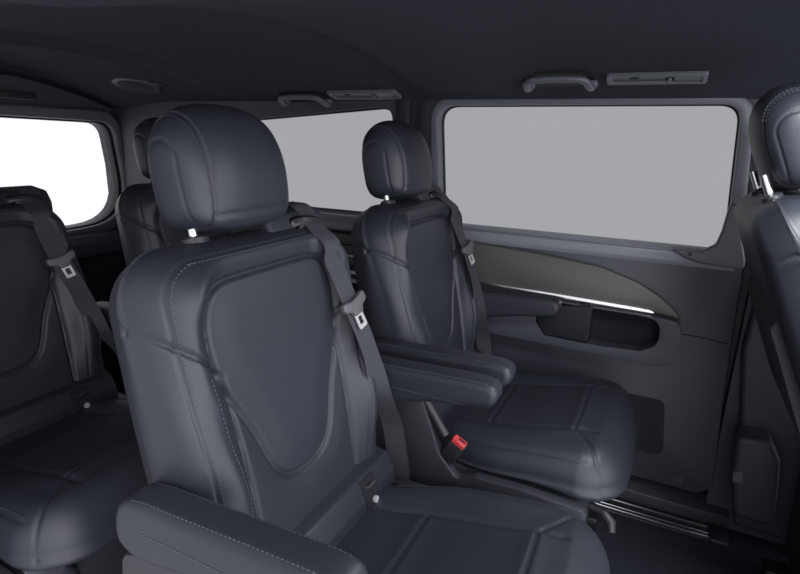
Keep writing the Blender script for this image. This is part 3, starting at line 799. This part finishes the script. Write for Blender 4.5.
# ---- fittings under the roof
def roof_pt(px, py):
    r = Vector(((px-CX)/FPX, (CY-py)/FPX, 1.)); d = Vector((r.dot(EX), r.dot(EY), r.dot(EZ))); k = .3
    for _ in range(4000):
        p = Vector((0, 0, HC))+d*k
        if p.y > 1.735 or p.z > float(zroof(np.array(p.x), np.array(min(p.y, 1.735)))): return p
        k += .001
    return p
def roof_frame(c):
    e = 1e-3; zy = float(zroof(np.array(c.x), np.array(c.y+e))-zroof(np.array(c.x), np.array(c.y-e)))/(2*e)
    zy = max(zy, -1.2)
    n = Vector((0, zy, -1)).normalized(); u = Vector((1, 0, 0)); v = n.cross(u).normalized()
    if v.y < 0: v = -v
    return u, v, n
def fit(bm, c, u, v, n):
    for w in bm.verts: w.co = u*w.co.x+v*w.co.y+n*w.co.z
def grab(px0, px1, py, label):
    a, b = roof_pt(px0, py[0]), roof_pt(px1, py[1]); c = (a+b)/2; u, v, n = roof_frame(c); L = abs(b.x-a.x)/2
    r = tag(empty('grab_handle', c), label, 'grab handle', 'grab handles under the roof')
    bm = bmesh.new(); path = cat([(-L, .014, .012), (-L*1., -.010, .020), (-L*.86, -.046, .016), (-L*.4, -.056, .015), (L*.4, -.056, .015), (L*.86, -.046, .016), (L*1., -.010, .020), (L, .014, .012)], 6, False)
    tube(bm, path, .0105, 12, flat=.85); fit(bm, c, u, v, n); bm_obj('grip', bm, 'frame', r, 60)
    for s in (-1, 1):
        bm = bmesh.new(); box(bm, s*L-.018, s*L+.018, -.014, .014, -.004, .014, .007, 3); fit(bm, c, u, v, n); bm_obj('mount', bm, 'frame', r)
    bm = bmesh.new(); prism(bm, round_poly([(-L*1.16, -.078), (L*1.16, -.078), (L*1.16, .022), (-L*1.16, .022)], .035, 5), 'z', -.004, .0025, .001, 1); fit(bm, c, u, v, n); bm_obj('recess', bm, 'seal', r)
grab(528, 592, (82, 82), 'dark grab handle above the large sliding-door window')
grab(286, 328, (100, 100), 'dark grab handle above the rear quarter window')
def lamp(pa, pb, label, wd=.030):
    a, b = roof_pt(*pa), roof_pt(*pb); c = (a+b)/2; u, v, n = roof_frame(c); L = abs(b.x-a.x)/2
    r = tag(empty('reading_lamp', c), label, 'roof lamp', 'lamp units under the roof')
    o_ = round_poly([(-L, -wd), (L, -wd), (L, wd), (-L, wd)], .008, 4); i_ = round_poly([(-L*.88, -wd*.62), (L*.90, -wd*.62), (L*.90, wd*.62), (-L*.88, wd*.62)], .004, 4)
    bm = bmesh.new(); ring(bm, o_, i_, -.006, .010, 'z', .003, 2); fit(bm, c, u, v, n); bm_obj('housing', bm, 'frame', r)
    bm = bmesh.new(); box(bm, -L*.89, L*.20, -wd*.63, wd*.63, -.004, .004, .001, 1); fit(bm, c, u, v, n); bm_obj('air_vent', bm, 'lamp', r)
    for q in np.linspace(-.4, .4, 3):
        pass
    bm = bmesh.new(); box(bm, L*.37, L*.90, -wd*.63, wd*.63, -.004, .0065, .001, 1); fit(bm, c, u, v, n); bm_obj('lamp_lens', bm, 'lamp', r)
    bm = bmesh.new(); box(bm, L*.21, L*.36, -wd*.60, wd*.60, -.004, .004, .001, 1); fit(bm, c, u, v, n); sw = bm_obj('switch_well', bm, 'dark', r)
    bm = bmesh.new(); box(bm, L*.25, L*.32, -wd*.1, wd*.5, .003, .008, .0015, 1); fit(bm, c, u, v, n); bm_obj('switch', bm, 'frame', sw)
    bm = bmesh.new(); tube(bm, [(-L*.42, -wd*.45, .003), (-L*.42, -wd*.45, .013)], .008, 14); box(bm, -L*.42-.012, -L*.42+.012, -wd*.45-.003, -wd*.45+.003, .004, .010, .001, 1); fit(bm, c, u, v, n); bm_obj('thumb_wheel', bm, 'dark', r)
lamp((607, 77), (708, 76), 'long vent and reading lamp unit above right part of sliding-door window')
lamp((332, 95), (398, 92), 'smaller vent and reading lamp unit above the rear quarter window')
c = roof_pt(136, 84); u, v, n = roof_frame(c); n = Vector((0, -.3, -1)).normalized(); v = n.cross(u).normalized()
sp = tag(empty('roof_speaker', c), 'round speaker cover in the headliner above the rear window corner', 'speaker')
def disc(r, z0, z1, kx=1.35):
    bm = bmesh.new(); prism(bm, [(r*kx*math.cos(a), r*math.sin(a)) for a in np.linspace(0, 2*math.pi, 40, endpoint=False)], 'z', z0, z1, .003, 2); return bm
bm = disc(.075, -.01, .010); fit(bm, c, u, v, n); bm_obj('rim', bm, 'trim', sp)
bm = disc(.058, -.01, .014); fit(bm, c, u, v, n); bm_obj('grille', bm, 'grille', sp)
bm = bmesh.new(); box(bm, .085, .15, -.02, .02, -.01, .008, .005, 2); fit(bm, c, u, v, n); bm_obj('lamp_tab', bm, 'plastic', sp)
# slot in the rear header
q0 = at(12, 92, X=-2.22)
hs = tag(empty('header_slot', q0), 'black slot-shaped latch cover in the roof above the rear window', 'latch cover')
bm = bmesh.new(); prism(bm, cat([(-.075, 0), (-.05, .016), (.04, .016), (.085, .004), (.05, -.012), (-.05, -.012)], 4), 'z', -.004, .022, .002, 2)
for w in bm.verts: w.co = Vector((w.co.y, w.co.x, -w.co.z))
bm_obj('slot', bm, 'seal', hs)

# ============================================================ light
wd = bpy.data.worlds.new('world'); scene.world = wd; wd.use_nodes = True
nt = wd.node_tree; bg = nt.nodes['Background']
tc = nt.nodes.new('ShaderNodeTexCoord'); dp_ = nt.nodes.new('ShaderNodeVectorMath'); dp_.operation = 'DOT_PRODUCT'
nt.links.new(tc.outputs['Generated'], dp_.inputs[0]); dp_.inputs[1].default_value = Vector((.86, -.46, .20)).normalized()
mr = nt.nodes.new('ShaderNodeMapRange'); mr.interpolation_type = 'SMOOTHSTEP'
mr.inputs['From Min'].default_value = .45; mr.inputs['From Max'].default_value = 1.; mr.inputs['To Min'].default_value = 1.05; mr.inputs['To Max'].default_value = 4.5
nt.links.new(dp_.outputs['Value'], mr.inputs['Value']); nt.links.new(mr.outputs['Result'], bg.inputs['Strength'])
bg.inputs['Color'].default_value = (.975, .988, 1.02, 1)
def roof_fill(x, y, e, sx=.34, sy=.5, tilt=0.):  # added area light to brighten the seats; the roof has no lamp here
    l = bpy.data.lights.new('added_fill_light', 'AREA'); l.shape = 'RECTANGLE'; l.size = sx; l.size_y = sy; l.energy = e; l.color = (.95, .97, 1.0)
    o = bpy.data.objects.new('added_fill_light', l); C.objects.link(o); o.location = (x, y, float(zroof(np.array(x), np.array(y)))-.012); o.rotation_euler.y = tilt
roof_fill(.30, .85, 14., .20, .40)
scene.view_settings.view_transform = 'Standard'; scene.view_settings.look = 'None'
scene.view_settings.exposure = 0; scene.view_settings.gamma = 1
